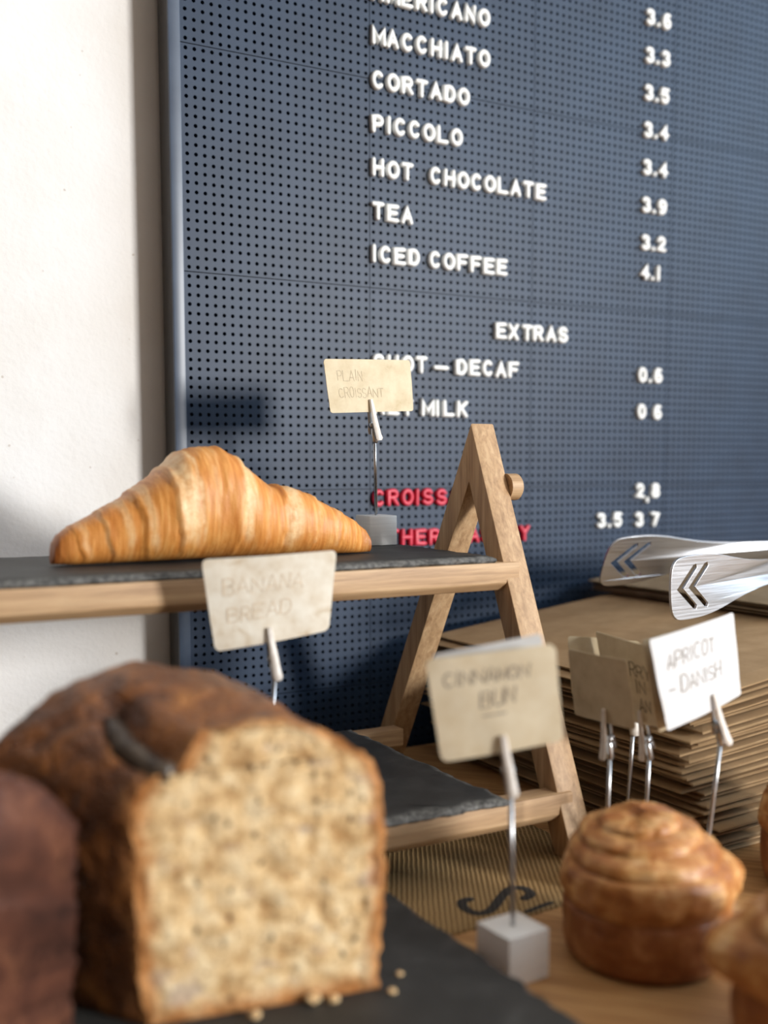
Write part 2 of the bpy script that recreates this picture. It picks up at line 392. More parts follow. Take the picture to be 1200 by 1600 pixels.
ct = thing('counter', (0, -400, -900), 'warm oak counter under the pastries and the stand', 'counter')
box('counter_top', -648, 1500, -760, -8, -32, -.8, 'counter_oak', ct, 1.5)
box('cabinet_body', -640, 1460, -700, -30, -900, -32, 'cabinet_wood', ct, 1.5)

# ---- menu board
PT = 6.25
mb = thing('menu_board', (250, 10, -160), 'large blue-grey pegboard menu with white and red plastic letters', 'menu board')
X0, NX, NY = -1.5 * PT, 5, 6
ZTOP = 497.9 + 48.5 * PT            # top edge of the topmost panel row (row 0 hole centre is at 497.9)
def panel_mesh():
    V, F = [], []; n = 8; rh = .205 * PT; N = 24
    idx = {}
    def vert(p):
        k = (round(p[0], 4), round(p[1], 4), round(p[2], 4))
        if k not in idx: idx[k] = len(V); V.append(p)
        return idx[k]
    for r in range(N):
        for c in range(N):
            cx, cz = (c + .5) * PT, -(r + .5) * PT; h = PT / 2
            i0 = .3 if c == 0 else 0; i1 = .3 if c == N - 1 else 0; j0 = .3 if r == 0 else 0; j1 = .3 if r == N - 1 else 0
            sq = [(h - i1, 0), (h - i1, h - j0), (0, h - j0), (-h + i0, h - j0), (-h + i0, 0), (-h + i0, -h + j1), (0, -h + j1), (h - i1, -h + j1)]
            a = [vert((cx + x, 0, cz + z)) for x, z in sq]
            rings = []
            for rr, d in ((rh * 1.12, 0), (rh, .35), (rh * .9, 4.0)):
                rings.append([vert((cx + rr * math.cos(R(45 * k)), d, cz + rr * math.sin(R(45 * k)))) for k in range(n)])
            L = [a] + rings
            for u, v in zip(L, L[1:]):
                for k in range(n): F.append((u[k], v[k], v[(k + 1) % n], u[(k + 1) % n]))
            F.append(tuple(rings[-1]))
    e = N * PT                      # edge skirt
    for (x0, z0), (x1, z1) in (((.3, -.3), (e - .3, -.3)), ((e - .3, -.3), (e - .3, -e + .3)), ((e - .3, -e + .3), (.3, -e + .3)), ((.3, -e + .3), (.3, -.3))):
        o = len(V); V += [(x0, 0, z0), (x1, 0, z1), (x1, 2.5, z1), (x0, 2.5, z0)]; F.append((o, o + 1, o + 2, o + 3))
    me = bpy.data.meshes.new('panel'); me.from_pydata([Vector(v) / 1000 for v in V], [], F); me.update()
    bm = bmesh.new(); bm.from_mesh(me); bmesh.ops.recalc_face_normals(bm, faces=bm.faces)
    bm.to_mesh(me); bm.free()
    # the plate must face the room (-Y)
    up = sum(p.normal.y * p.area for p in me.polygons if abs(p.center.y) < 1e-6)
    if up > 0: me.flip_normals()
    me.materials.append(MT['board_plastic'].m); return me
pm = panel_mesh()
for r in range(NY):
    for c in range(NX):
        o = bpy.data.objects.new('panel', pm); link(o, mb)
        o.location = P(X0 + c * 24 * PT, 0, ZTOP - r * 24 * PT) - mb.location
XR, ZB = X0 + NX * 24 * PT, ZTOP - NY * 24 * PT
box('back_panel', X0 - 1, XR + 1, 5, 15, ZB - 1, ZTOP + 1, 'board_side', mb, 0)
def rail(name, poly, axis, a, b, mat): return from_bm(name, prism_bm(poly, axis, a, b, .5, 2), mat, mb)
box('frame_rail', -12.8, -4.6, -3.2, -.1, ZB - 6, ZTOP + 6, 'board_frame', mb, .7)
box('frame_side', -12.6, -9.6, -.1, 19, ZB - 6, ZTOP + 6, 'board_side', mb, .2)
box('frame_rail', XR - 4.8, XR + 3.4, -3.2, -.1, ZB - 6, ZTOP + 6, 'board_frame', mb, .7)
box('frame_side', XR + .2, XR + 3.2, -.1, 19, ZB - 6, ZTOP + 6, 'board_side', mb, .2)
box('frame_rail', -4.6, XR - 4.8, -3.2, -.1, ZTOP - 3, ZTOP + 6, 'board_frame', mb, .7)
box('frame_rail', -4.6, XR - 4.8, -3.2, -.1, ZB - 6, ZB + 3, 'board_frame', mb, .7)

LW, LH, SW = 1.72 * PT, 2.16 * PT, .56 * PT
LPROF = [(-SW / 2, 0), (-SW / 2, 2.6), (-SW * .34, 3.5), (0, 3.8), (SW * .34, 3.5), (SW / 2, 2.6), (SW / 2, 0)]
letter_cache = {}
def letter(ch, col, row, red=False):
    key = (ch, red)
    wd = {'M': 1.95, 'N': 1.75, 'O': 1.82, 'I': .62, '1': .7, '.': .6, ',': .6, '-': 2.2}.get(ch, 1.7) * PT
    if ch.isdigit() and ch != '1': wd = 1.62 * PT
    if key not in letter_cache:
        V, F = [], []
        for closed, pts in text_strokes(ch, SW / 2, SW / 2, wd - SW, LH - SW):
            v, f = sweep(pts, closed, SW, LPROF); o = len(V); V += v; F += [tuple(i + o for i in q) for q in f]
        me = bpy.data.meshes.new('letter'); me.from_pydata([Vector((x, -z, y)) / 1000 for x, y, z in V], [], F); me.update()
        bm = bmesh.new(); bm.from_mesh(me); bmesh.ops.recalc_face_normals(bm, faces=bm.faces); bm.to_mesh(me); bm.free()
        smooth(me, 50); me.materials.append(MT['letter_red' if red else 'letter_white'].m); letter_cache[key] = me
    o = bpy.data.objects.new('letter', letter_cache[key]); link(o, mb)
    o.location = P(col * PT, -.25, 497.9 - (row + 2.16) * PT) - mb.location
    o.rotation_euler = (0, R(random.uniform(-1.2, 1.2)), 0)
def text_line(items, row, red=False):
    for ch, col in items: letter(ch, col, row + random.uniform(-.04, .04), red)
def adv(s, col):
    out = []
    for ch in s:
        if ch == ' ': col += 1; continue
        out.append((ch, col)); col += 1 if ch == 'I' else 2
    return out
text_line(adv('A', 22.5) + adv('MERICANO', 24.4), -11.3)
text_line(adv('MACCHIATO', 22.5), -6.4)
text_line(adv('CORTADO', 22.5), -1.45)
text_line(adv('PICCOLO', 22.5), 3.5)
text_line(adv('HOT', 22.5) + adv('CHOCOLATE', 30.5), 8.5)
text_line(adv('TEA', 22.5), 13.55)
text_line(adv('ICED', 22.5) + adv('COFFEE', 30.5), 18.5)
text_line([('E', 40.5), ('X', 42.4), ('T', 44.6), ('R', 46.4), ('A', 48.5), ('S', 50.5)], 26.45)
text_line(adv('SHOT', 22.6) + [('-', 31.2)] + adv('DECAF', 34.5), 31.3)
text_line(adv('ALT', 22.6) + adv('M', 29.4) + adv('I', 31.5) + adv('LK', 32.6), 36.5)
text_line(adv('CROISSANT', 22.6), 47.5, True)
text_line(adv('OTHER', 22.6) + adv('PASTRY', 34.6), 52.45, True)
for s, row in (('3.6', -16.5), ('3.3', -11.6), ('3.5', -6.7), ('3.4', -1.85), ('3.4', 3.1), ('3.9', 8.1), ('3.2', 13.1), ('4.1', 17.1), ('0.6', 31.1), ('0 6', 36.15), ('2,8', 47.15), ('3 7', 51.2)):
    letter(s[0], 64.6, row)
    if s[1] != ' ': letter(s[1], 66.5, row + (0.4 if s[1] == ',' else 0))
    letter(s[2], 67.5, row)
letter('3', 57.7, 51.15); letter('.', 59.65, 51.15); letter('5', 60.65, 51.15)

# ---- burlap sack under the stand
V, F = [], []; nx, ny = 60, 30
for j in range(ny + 1):
    for i in range(nx + 1):
        u, v = i / nx, j / ny
        x = -420 + 560 * u; yb = -14; yf = -330 + 18 * u + 1.5 * nz(x * .03, 1)
        y = yb + (yf - yb) * v; V.append((x, y, -.05 + .0 * nz(x * .02, y * .02)))
nv = len(V); V += [(x, y, -.75) for x, y, z in V[:nv]]
for j in range(ny):
    for i in range(nx):
        a = j * (nx + 1) + i; F.append((a, a + 1, a + nx + 2, a + nx + 1)); F.append((a + nv, a + nv + nx + 1, a + nv + nx + 2, a + nv + 1))
bd = [i for i in range(nx)] + [j * (nx + 1) + nx for j in range(ny)] + [ny * (nx + 1) + i for i in range(nx, 0, -1)] + [j * (nx + 1) for j in range(ny, 0, -1)]
for a, b in zip(bd, bd[1:] + bd[:1]): F.append((a, b, b + nv, a + nv))
sack = mesh('burlap_sack', V, F, 'burlap', base=(-140, -180, -.75))
tag(sack, 'coarse brown burlap sack with black printed letter spread under the stand', 'burlap sack')
S_ = [(42.3, -284.5), (37.5, -285.5), (34.0, -292.9), (36.1, -301.5), (44.5, -300.8), (57.5, -290.8), (68.8, -283.6), (75.0, -286.5), (73.8, -294.3), (67.5, -297.6)]
def catmull(p, k=6):
    out = []
    for i in range(len(p) - 1):
        a, b, c, d = [Vector(p[max(0, min(len(p) - 1, i + q))]) for q in (-1, 0, 1, 2)]
        for s in range(k):
            t = s / k; out.append(.5 * ((2 * b) + (c - a) * t + (2 * a - 5 * b + 4 * c - d) * t * t + (3 * b - a - 3 * c + d) * t ** 3))
    return out + [Vector(p[-1])]
v, f = sweep(catmull(S_), False, 5.4, flat_prof(5.4, .06)); mesh('printed_letter', v, f, 'print_ink', sack)
v, f = sweep([(58.4, -311.4), (75.6, -308.4)], False, 3.6, flat_prof(3.6, .06)); mesh('printed_letter', v, f, 'print_ink', sack)

# ---- wooden two-tier stand
st = thing('display_stand', (-90, -165, 0), 'two-tier wooden A-frame stand holding dark slate shelves', 'display stand')
for xa in (120, -337):
    from_bm('leg', prism_bm([(-272.5, 0), (-255, 0), (-157.3, 227), (-166.8, 245)], 'X', xa, xa + 17, 1.0), 'stand_wood_z', st)
    from_bm('leg', prism_bm([(-53.4, 0), (-35.9, 0), (-166.6, 244.6), (-174.4, 227)], 'X', xa + .3, xa + 16.7, .8), 'stand_wood_z', st)
    x0, x1 = (137, 146) if xa > 0 else (-346, -337)
    v, f = tube([(x0, -180, 206), (x1 - 1.2, -180, 206), (x1, -180, 206)], [8.2, 8.2, 7.0], 24); mesh('peg', v, f, 'stand_wood_x', st, smo=40)
XL, XRR = -329, 129
def beam(yf, z0, z1, d=15, xl=XL, xr=XRR):
    from_bm('shelf_beam', prism_bm([(yf, z0 + 4.5), (yf + 4.5, z0), (yf + d, z0), (yf + d, z1), (yf, z1)], 'X', xl, xr, .7), 'stand_wood_x', st)
beam(-206.5, 145.5, 162.2)
beam(-259.5, 20.0, 36.3)
beam(-119, 145.5, 162.2, 13, -320, 120); beam(-86, 20.0, 36.3, 13, -320, 120)

def slate_slab(name, x0, x1, y0, y1, z0, z1, mat, label, rough=1.0, seed=0, step=3.2, group=None):
    pts = []
    def side(a, b):
        n = max(2, int((Vector(b) - Vector(a)).length / step)); return [Vector(a).lerp(Vector(b), i / n) for i in range(n)]
    for a, b in (((x0, y0), (x1, y0)), ((x1, y0), (x1, y1)), ((x1, y1), (x0, y1)), ((x0, y1), (x0, y0))): pts += side(a, b)
    cx, cy = (x0 + x1) / 2, (y0 + y1) / 2; n = len(pts); rings = []; hgt = z1 - z0
    for lv, (ins, z) in enumerate(((5.5, z1), (2.2, z1 - hgt * .22), (.6, z1 - hgt * .45), (0, z1 - hgt * .75), (1.2, z0))):
        ring = []
        for i, p in enumerate(pts):
            wob = 2.2 * nz(p.x * .03 + seed, p.y * .03) + 1.2 * nz(p.x * .16, p.y * .16, seed + lv * .35) + .7 * nz(p.x * .5, p.y * .5, lv * 1.1)
            ii = ins * (1 + .9 * nz(p.x * .09, p.y * .09, 5 + seed)) * (.55 + .45 * rough) + rough * wob
            dx = (1 if p.x <= x0 + 1e-3 else -1 if p.x >= x1 - 1e-3 else 0); dy = (1 if p.y <= y0 + 1e-3 else -1 if p.y >= y1 - 1e-3 else 0)
            ring.append((min(max(p.x + dx * ii, x0 + ii), x1 - ii), min(max(p.y + dy * ii, y0 + ii), y1 - ii), z + (.25 * rough * nz(p.x * .3, p.y * .3, lv) if 0 < lv < 4 else 0)))
        rings.append(ring)
    inner = [(cx + (x - cx) * .9, cy + (y - cy) * .9, z1) for x, y, z in rings[0]]
    V = inner + [v for r in rings for v in r]; F = [tuple(range(n))]; L = len(rings) + 1
    for l in range(L - 1):
        for i in range(n): F.append((l * n + i, l * n + (i + 1) % n, (l + 1) * n + (i + 1) % n, (l + 1) * n + i))
    F.append(tuple(range((L - 1) * n, L * n))[::-1])
    at = [0.0] * (2 * n) + [1.0] * (n * (L - 2))
    o = mesh(name, V, F, mat, base=(cx, cy, z0), smo=30, attrs={'edge': at})
    return tag(o, label, 'slate', group)
slate_slab('slate_tray', -240, 113, -205, -74, 162.3, 166.6, 'slate', 'thin dark slate on the top shelf under the croissant', 1.0, 3)
slate_slab('slate_tray', -240, 82, -263, -82, 36.4, 41.4, 'slate', 'dark slate on the lower shelf of the wooden stand', 1.3, 9)
sb = slate_slab('slate_board', -330, -3.5, -560, -276, 6.0, 15.0, 'slate_board', 'large dark slate board under the banana loaf', .55, 21)
for fx, fy in ((-310, -540), (-24, -540), (-310, -296), (-24, -296)):
    v, f = tube([(fx, fy, -.8), (fx, fy, 5.2), (fx, fy, 6.3)], [7, 7, 5.5], 16); mesh('foot', v, f, 'rubber', sb)

# ---- croissant
def croissant():
    top = [(80, 0), (80.6, 16), (83, 31), (90, 43), (102, 53), (120, 62), (150, 78), (200, 108), (238, 138), (246, 140), (265, 163), (285, 172), (322, 173), (340, 160), (375, 135), (400, 113), (410, 108), (418, 112), (435, 112), (455, 103), (490, 86), (530, 64), (555, 49), (568, 38), (574, 26), (576.5, 12), (577, 0)]
    N, K = 190, 72; V, F, fl, tp = [], [], [], []
    bands = [(258, 14, 1.0), (276, 3, 1.0), (347, 8, .95), (357, 2.5, .9), (428, 12, .95), (208, 6, .7), (178, 5, .6), (122, 5, .45), (300, 3, .3), (385, 3, .35), (470, 4, .4), (505, 4, .35), (150, 3, .4)]
    steps = [112, 150, 196, 243, 343, 413, 470, 515, 545]
    sc = 1 / 2.72
    for i in range(N + 1):
        u = i / N; px = 80 + 497 * (.5 - .5 * math.cos(math.pi * (.02 + .96 * u))) ; px = 80.2 + (px - 80.2) * 1.0
        if i == 0: px = 80.05
        if i == N: px = 576.95
        H = max(.4, interp(top, px) * sc)
        x = -131.0 + (px - 80) * .3785
        mid = 1 - abs((px - 310) / 250) ** 2
        D = min(H * 1.12, 10 + 50 * max(0, mid) ** .8)                # depth of the roll
        D = max(D, H * .75)
        yc = -146 - 5 * (1 - mid) * (1 if px > 310 else .3)
        z0 = 166.9 + (0 if 110 < px < 560 else .06 * (abs(px - 335) - 225) * .5)
        for k in range(K):
            t = 2 * math.pi * k / K; cs, sn = math.cos(t), math.sin(t)
            sl = 14 * (sn - .2) * (1 if px < 300 else -1)            # layers lean round the roll
            q = px + sl * .6 + 3 * nz(t * 1.5, px * .02)
            saw = 0
            for s in steps:
                d = (q - s) if s < 300 else (s - q)
                if 0 <= d < 50: saw = max(saw, (1 - d / 50) ** 2)
            r = 1 + .075 * saw - .025
            r += .012 * nz(q * .16, t * .8, 2) + .018 * nz(q * .035, t * 1.3, 7)
            r += .013 * nz(q * .36, t * .4, 4) + .008 * nz(q * .8, t * .6, 9)
            r += .013 * (((q * .105 + .5 * nz(q * .03, t * .7, 5)) % 1) - .5) * (1 if px > 300 else -1)
            ex = .82
            yy = D / 2 * math.copysign(abs(cs) ** ex, cs) * r
            zz = H * .5 * math.copysign(abs(sn) ** ex, sn)
            zz = zz * r if sn > 0 else zz * .985
            V.append((x + .5 * nz(t, px * .05), yc + yy, z0 + max(0, H * .5 + zz)))
            b = 0
            for c0, wd, a in bands:
                b = max(b, a * math.exp(-((q - c0 + 4 * nz(t * 2, c0)) / wd) ** 4) * smoothstep(-.75, -.25, sn + .25 * nz(q * .06, t * 2.2)))
            fl.append(b); tp.append(max(0, 1 - (px - 80) / 34, 1 - (577 - px) / 26) * .75)
    for i in range(N):
        for k in range(K): F.append((i * K + k, i * K + (k + 1) % K, (i + 1) * K + (k + 1) % K, (i + 1) * K + k))
    F.append(tuple(range(K))[::-1]); F.append(tuple(range(N * K, (N + 1) * K)))
    o = mesh('croissant', V, F, 'croissant_crust', base=(-50, -150, 167), attrs={'flake': fl, 'tip': tp})
    tag(o, 'golden flaky croissant lying on the top slate shelf', 'croissant')
croissant()

# ---- banana loaf
PROF = [(-.500, 0), (-.512, 8), (-.522, 20), (-.532, 34), (-.540, 48), (-.546, 62), (-.548, 74), (-.535, 83), (-.505, 89), (-.46, 94), (-.40, 98), (-.32, 103), (-.22, 107), (-.10, 110), (.02, 111), (.14, 109), (.25, 106), (.35, 101), (.43, 95.5), (.49, 89), (.525, 80), (.535, 68), (.53, 54), (.525, 40), (.515, 24), (.505, 10), (.50, 0)]
def resample(pr, n):
    L = [0]
    for a, b in zip(pr, pr[1:]): L.append(L[-1] + math.hypot((b[0] - a[0]) * 92, b[1] - a[1]))
    out = []
    for i in range(n + 1):
        t = L[-1] * i / n
        j = max(0, min(len(pr) - 2, next((k for k in range(len(L) - 1) if L[k + 1] >= t - 1e-9), len(pr) - 2)))
        s = (t - L[j]) / (L[j + 1] - L[j]); out.append((pr[j][0] + (pr[j + 1][0] - pr[j][0]) * s, pr[j][1] + (pr[j + 1][1] - pr[j][1]) * s))
    return out
def loaf(name, L0, R0, L1, R1, hs, label, mat, face, base, groove=True, bulge=.10, seed=0, zb=15.2, prof=PROF):
    PR = resample(prof, 120); NS = 46; K = len(PR)
    th = thing(name, base, label, 'banana loaf')
    L0, R0, L1, R1 = map(Vector, (L0, R0, L1, R1)); V, F, rim = [], [], []
    def place(a, h, s):
        l = L0.lerp(L1, s); r = R0.lerp(R1, s); c = (l + r) / 2; wv = (r - l)
        e = max(0, (s - .78) / .22); cap = math.sqrt(max(0, 1 - e * e * .999))
        wid = 1 + bulge * s * smoothstep(20, 80, h)
        hh = h * (1 + hs * smoothstep(0, .7, s)) * (.25 + .75 * cap if s > .78 else 1)
        q = c + wv * (a * wid * (.55 + .45 * cap if s > .78 else 1)); return q.x, q.y, hh
    for i in range(NS + 1):
        s = i / NS
        for k, (a, h) in enumerate(PR):
            x, y, hh = place(a, h, s)
            tang = k / (K - 1)
            ln = 2.2 * nz(x * .04, y * .04, hh * .04 + seed) + 1.1 * nz(x * .13, y * .13, hh * .13 + seed) + .5 * nz(x * .4, y * .4, hh * .4)
            ln += 1.2 * math.exp(-s * 9) * nz(x * .3 + 9, y * .3, hh * .3)
            if a > 0: ln += 2.6 * max(0, nz(x * .16 + 4, y * .16, hh * .16)) * smoothstep(.5, .0, s) * smoothstep(100, 90, h)
            ox = (-1 if a < 0 else 1) * smoothstep(95, 70, h) * ln; oz = smoothstep(70, 98, h) * ln
            if groove and h > 88:
                ga = a + .37 - .15 * s + .03 * math.sin(7 * s); oz -= 8.0 * math.exp(-(ga / .055) ** 2) * smoothstep(.62, .36, s)
                oz += 3.0 * math.exp(-((ga - .11) / .05) ** 2) * smoothstep(.8, .4, s)
                gb = s - .52 - .1 * math.sin(a * 9); oz -= 2.5 * math.exp(-(gb / .05) ** 2) * smoothstep(-.1, -.3, a)
            V.append((x + ox, y + (1.2 * nz(hh * .25, x * .25, 3) * math.exp(-s * 20)), zb + max(0, hh + oz)))
            side = smoothstep(92, 70, h)
            rim.append(min(1, math.exp(-s * NS / 2.2) + (.55 * side * smoothstep(.1, .5, nz(x * .2, y * .2, hh * .2) + .2) if a > 0 else .0)))
    for i in range(NS):
        for k in range(K - 1): F.append((i * K + k, i * K + k + 1, (i + 1) * K + k + 1, (i + 1) * K + k))
        F.append((i * K + K - 1, i * K, (i + 1) * K, (i + 1) * K + K - 1))
    F.append(tuple(range(NS * K, (NS + 1) * K)))
    if not face: F.append(tuple(range(K))[::-1])
    mesh('crust', V, F, mat, th, attrs={'rim': rim})
    if face:
        edge = [Vector(p) for p in V[:K]]; FV, FF, fr = [], [], []; mid = (K - 1) // 2; NC = 64
        fn = Vector((R0.y - L0.y, -(R0.x - L0.x), 0)).normalized()
        if fn.y > 0: fn = -fn
        for i in range(mid + 1):
            l, r = edge[i], edge[K - 1 - i]
            for j in range(NC + 1):
                t = .5 - .5 * math.cos(math.pi * j / NC); p = l.lerp(r, t)
                de = min((p - l).length, (r - p).length, (p.z - zb) * .9 + .5, (mid - i) * 1.1)
                ins = smoothstep(0, 2.0, de)
                d = .9 * nz(p.x * .25, p.z * .25, 1) + 1.1 * nz(p.x * .09, p.z * .09, 4) - 4.5 * max(0, nz(p.x * .19, p.z * .19, 11) - .38) + .5 * nz(p.x * .6, p.z * .6, 2)
                FV.append(tuple(p + fn * (d + .3) * ins)); fr.append(smoothstep(9.5, 1.5, de + 2.6 * nz(p.x * .12, p.z * .12, 8) + 1.5 * nz(p.x * .4, p.z * .4, 5)))
        for i in range(mid):
            for j in range(NC): a = i * (NC + 1) + j; FF.append((a, a + 1, a + NC + 2, a + NC + 1))
        o = mesh('cut_face', FV, FF, 'loaf_crumb', th, attrs={'rim': fr}); o['label'] = 'pale speckled crumb of the cut end'
    if groove:
        pts, rad = [], []
        for i in range(14):
            s = .005 + .46 * i / 13; a = -.37 + .15 * s - .03 * math.sin(7 * s); h = interp(PROF[:14], a)
            x, y, hh = place(a, h, s); pts.append((x + 1.5 * nz(i * .7, 3), y, zb + hh - 6.2 + .6 * nz(i * .9, 5))); rad.append(5.6 * (.35 + .65 * math.sin(math.pi * (.12 + .8 * i / 13))) + 1.3 * nz(i * .8, 1))
        v, f = tube(pts, rad, 14); o = mesh('banana_strip', v, f, 'baked_banana', th); o['label'] = 'dark baked banana strip along the top'
    return th
lf = loaf('banana_loaf', (-147, -355.5), (-59, -371), (-190, -290), (-88, -273), .125,
     'cut banana loaf with pale crumb face and brown domed top', 'loaf_crust', True, (-105, -330, 15))
loaf('banana_loaf', (-262, -366), (-172, -348), (-292, -318), (-208, -301), .0,
     'dark brown loaf piece at the left edge of the slate board', 'loaf_crust_dark', False, (-230, -335, 15), False, .0, 31,
     prof=[(a, h * .95) for a, h in PROF])
for i, (x, y, r, lab) in enumerate(((-56, -377.5, 1.5, 'pale round crumb on the slate right of the loaf'), (-46, -366, 1.2, 'small brown crumb on the slate furthest from the loaf'), (-86, -369, 2.6, 'largest pale crumb under the cut edge of the loaf'), (-79, -372.5, 2.0, 'flat pale crumb beside the largest crumb'), (-110, -369, 2.0, 'pale crumb at the lower edge of the cut face'), (-171, -352, 2.4, 'golden crumb in the gap between the two loaves'))):
    bm = bmesh.new(); bmesh.ops.create_icosphere(bm, subdivisions=2, radius=r)
    for v in bm.verts:
        k = 1 + .35 * nz(v.co.x * .8 + i * 3, v.co.y * .8, v.co.z * .8); v.co = Vector((v.co.x * k * 1.25, v.co.y * k, v.co.z * k * .75)) + Vector((x, y, 15.1 + r * .72))
    tag(from_bm('bread_crumb', bm, 'crumb_bit', base=(x, y, 15)), lab, 'crumb', 'crumbs on the slate board')

# ---- buns
def bun(x, y, rot, label, seed, sc=1.0):
    pr = [(0, 0), (26, 0), (33, .6), (35.6, 3.5), (36.8, 10), (37.4, 18), (37.2, 24.5), (36.3, 27.2), (37.4, 29), (38.8, 33), (38.6, 37), (37.8, 41), (36.2, 44.5), (34.4, 45.4), (33.2, 46), (34, 47.6), (33, 50.4), (30.6, 52.8), (28.6, 53.6), (26.8, 54.2), (27.6, 55.6), (26, 58), (22.4, 59.8), (19.5, 60.2), (17.6, 60.6), (18.2, 62), (15, 63.8), (8, 64.8), (0, 65)]
    K = 110; V, F, bd = [], [], []; PRR = []
    for a, b in zip(pr, pr[1:]):
        m = max(1, int(math.hypot(b[0] - a[0], b[1] - a[1]) / 1.3))
        PRR += [(a[0] + (b[0] - a[0]) * i / m, a[1] + (b[1] - a[1]) * i / m) for i in range(m)]
    PRR = PRR[1:]; V.append((x, y, -.7)); bd.append(1.)
    for r, h in PRR:
        for k in range(K):
            t = 2 * math.pi * k / K; tt = t - rot
            off = 4.5 * smoothstep(40, 60, h)                         # spiral top sits a little off-centre
            sp = 3.2 * math.sin(tt + 1.2) * smoothstep(40, 48, h)           # layers climb round the bun
            rr = r + .9 * nz(2 * math.cos(t) + seed, 2 * math.sin(t), h * .08) + .7 * nz(5 * math.cos(t) + seed, 5 * math.sin(t), h * .18) * smoothstep(4, 12, h)
            rr += 1.1 * nz(9 * math.cos(t) + seed, 9 * math.sin(t), h * .1) * smoothstep(27, 30, h) * smoothstep(46, 40, h)
            rr += .35 * math.sin(h * 2.1 + 2 * tt) * smoothstep(28, 44, h)
            rr += 9.0 * math.exp(-((((tt + math.pi) % (2 * math.pi)) - math.pi) / .38) ** 2) * smoothstep(24, 31, h) * smoothstep(49, 38, h)
            rr += .9 * nz(3 * math.cos(t) + 5, 3 * math.sin(t), seed) * smoothstep(24, 27.2, h) * smoothstep(30, 27.2, h)
            hh = h + (.9 * nz(3 * math.cos(t), 3 * math.sin(t), seed + 2) + .6 * sp) * smoothstep(6, 20, h)
            V.append((x + sc * (rr * math.cos(t) + off * math.cos(rot + 2.2)), y + sc * (rr * math.sin(t) + off * math.sin(rot + 2.2)), -.7 + sc * hh))
            bd.append(smoothstep(30, 26.5, h + 1.5 * nz(3 * math.cos(t) + 5, 3 * math.sin(t), seed)))
    n = len(PRR)
    for k in range(K): F.append((0, 1 + k, 1 + (k + 1) % K))
    for i in range(n - 1):
        for k in range(K): a = 1 + i * K; F.append((a + k, a + (k + 1) % K, a + K + (k + 1) % K, a + K + k))
    V.append((x, y, -.7 + sc * 65)); bd.append(0.); e = len(V) - 1
    for k in range(K): F.append((1 + (n - 1) * K + k, 1 + (n - 1) * K + (k + 1) % K, e))
    o = mesh('pastry_bun', V, F, 'bun_crust', base=(x, y, -.7), attrs={'band': bd})
    tag(o, label, 'bun', 'cinnamon buns on the counter')
bun(79, -373, R(-12), 'whole swirled golden bun beside the steel cube holder', 1.3)
bun(83, -470, R(140), 'nearest bun cut off by the lower right corner', 6.7)
bun(222, -361, R(80), 'bun behind the whole bun, mostly out of the right edge', 12.9)

# ---- kraft paper bags
def bag_mesh(wid, dep, tw0, tw1, seed):
    """flat folded bag: local X 0..wid, Y 0..dep, thicker towards +X; the sides show the fold."""
    V, F = [], []; lv = ((15, 0.0), (5, .14), (.6, .28), (0, .36), (.3, .47), (2.2, .5), (.4, .53), (.2, .64), (1.0, .72), (5, .84), (15, 1.0)); pts = []
    nX, nY = 10, 12
    for i in range(nX): pts.append((wid * i / nX, 0))
    for j in range(nY): pts.append((wid, dep * j / nY))
    for i in range(nX): pts.append((wid * (1 - i / nX), dep))
    for j in range(nY): pts.append((0, dep * (1 - j / nY)))
    n = len(pts)
    for l, (ins, f) in enumerate(lv):
        for (px, py) in pts:
            dx = 1 if px <= 1e-6 else -1 if px >= wid - 1e-6 else 0; dy = 1 if py <= 1e-6 else -1 if py >= dep - 1e-6 else 0
            wob = .8 * nz(px * .04 + seed, py * .04, seed) + .5 * nz(px * .1, py * .1, seed + l * .6)
            t = tw0 + (tw1 - tw0) * px / wid
            V.append((min(max(px + dx * (ins + wob), ins - 1), wid - ins + 1), min(max(py + dy * (ins + wob), ins - 1), dep - ins + 1), f * t + (.18 * nz(px * .06, py * .06, l + seed) if 0 < l < 10 else 0)))
    F.append(tuple(range(n))[::-1]); F.append(tuple(range((len(lv) - 1) * n, len(lv) * n)))
    for l in range(len(lv) - 1):
        for i in range(n): F.append((l * n + i, l * n + (i + 1) % n, (l + 1) * n + (i + 1) % n, (l + 1) * n + i))
    me = bpy.data.meshes.new('paper_bag'); me.from_pydata([Vector(v) / 1000 for v in V], [], F); me.update()
    bm = bmesh.new(); bm.from_mesh(me); bmesh.ops.recalc_face_normals(bm, faces=bm.faces); bm.to_mesh(me); bm.free()
    for p in me.polygons: p.use_smooth = False
    return me
ONES = 'zeroth first second third fourth fifth sixth seventh eighth ninth tenth eleventh twelfth thirteenth fourteenth fifteenth sixteenth seventeenth eighteenth nineteenth'.split()
def ordinal(k): return ONES[k] if k < 20 else 'twentieth' if k == 20 else 'twenty-' + ONES[k - 20] if k < 30 else 'thirtieth'
NB = 30; T0 = 92.0 / NB; TILT = .118
bmesh_var = [bag_mesh(226, 268, T0 - .5, T0 - .5 + TILT * 226 / NB, s * 3.7) for s in range(4)]
for me in bmesh_var: me.materials.append(MT['kraft_paper'].m)
rnd = random.Random(5)
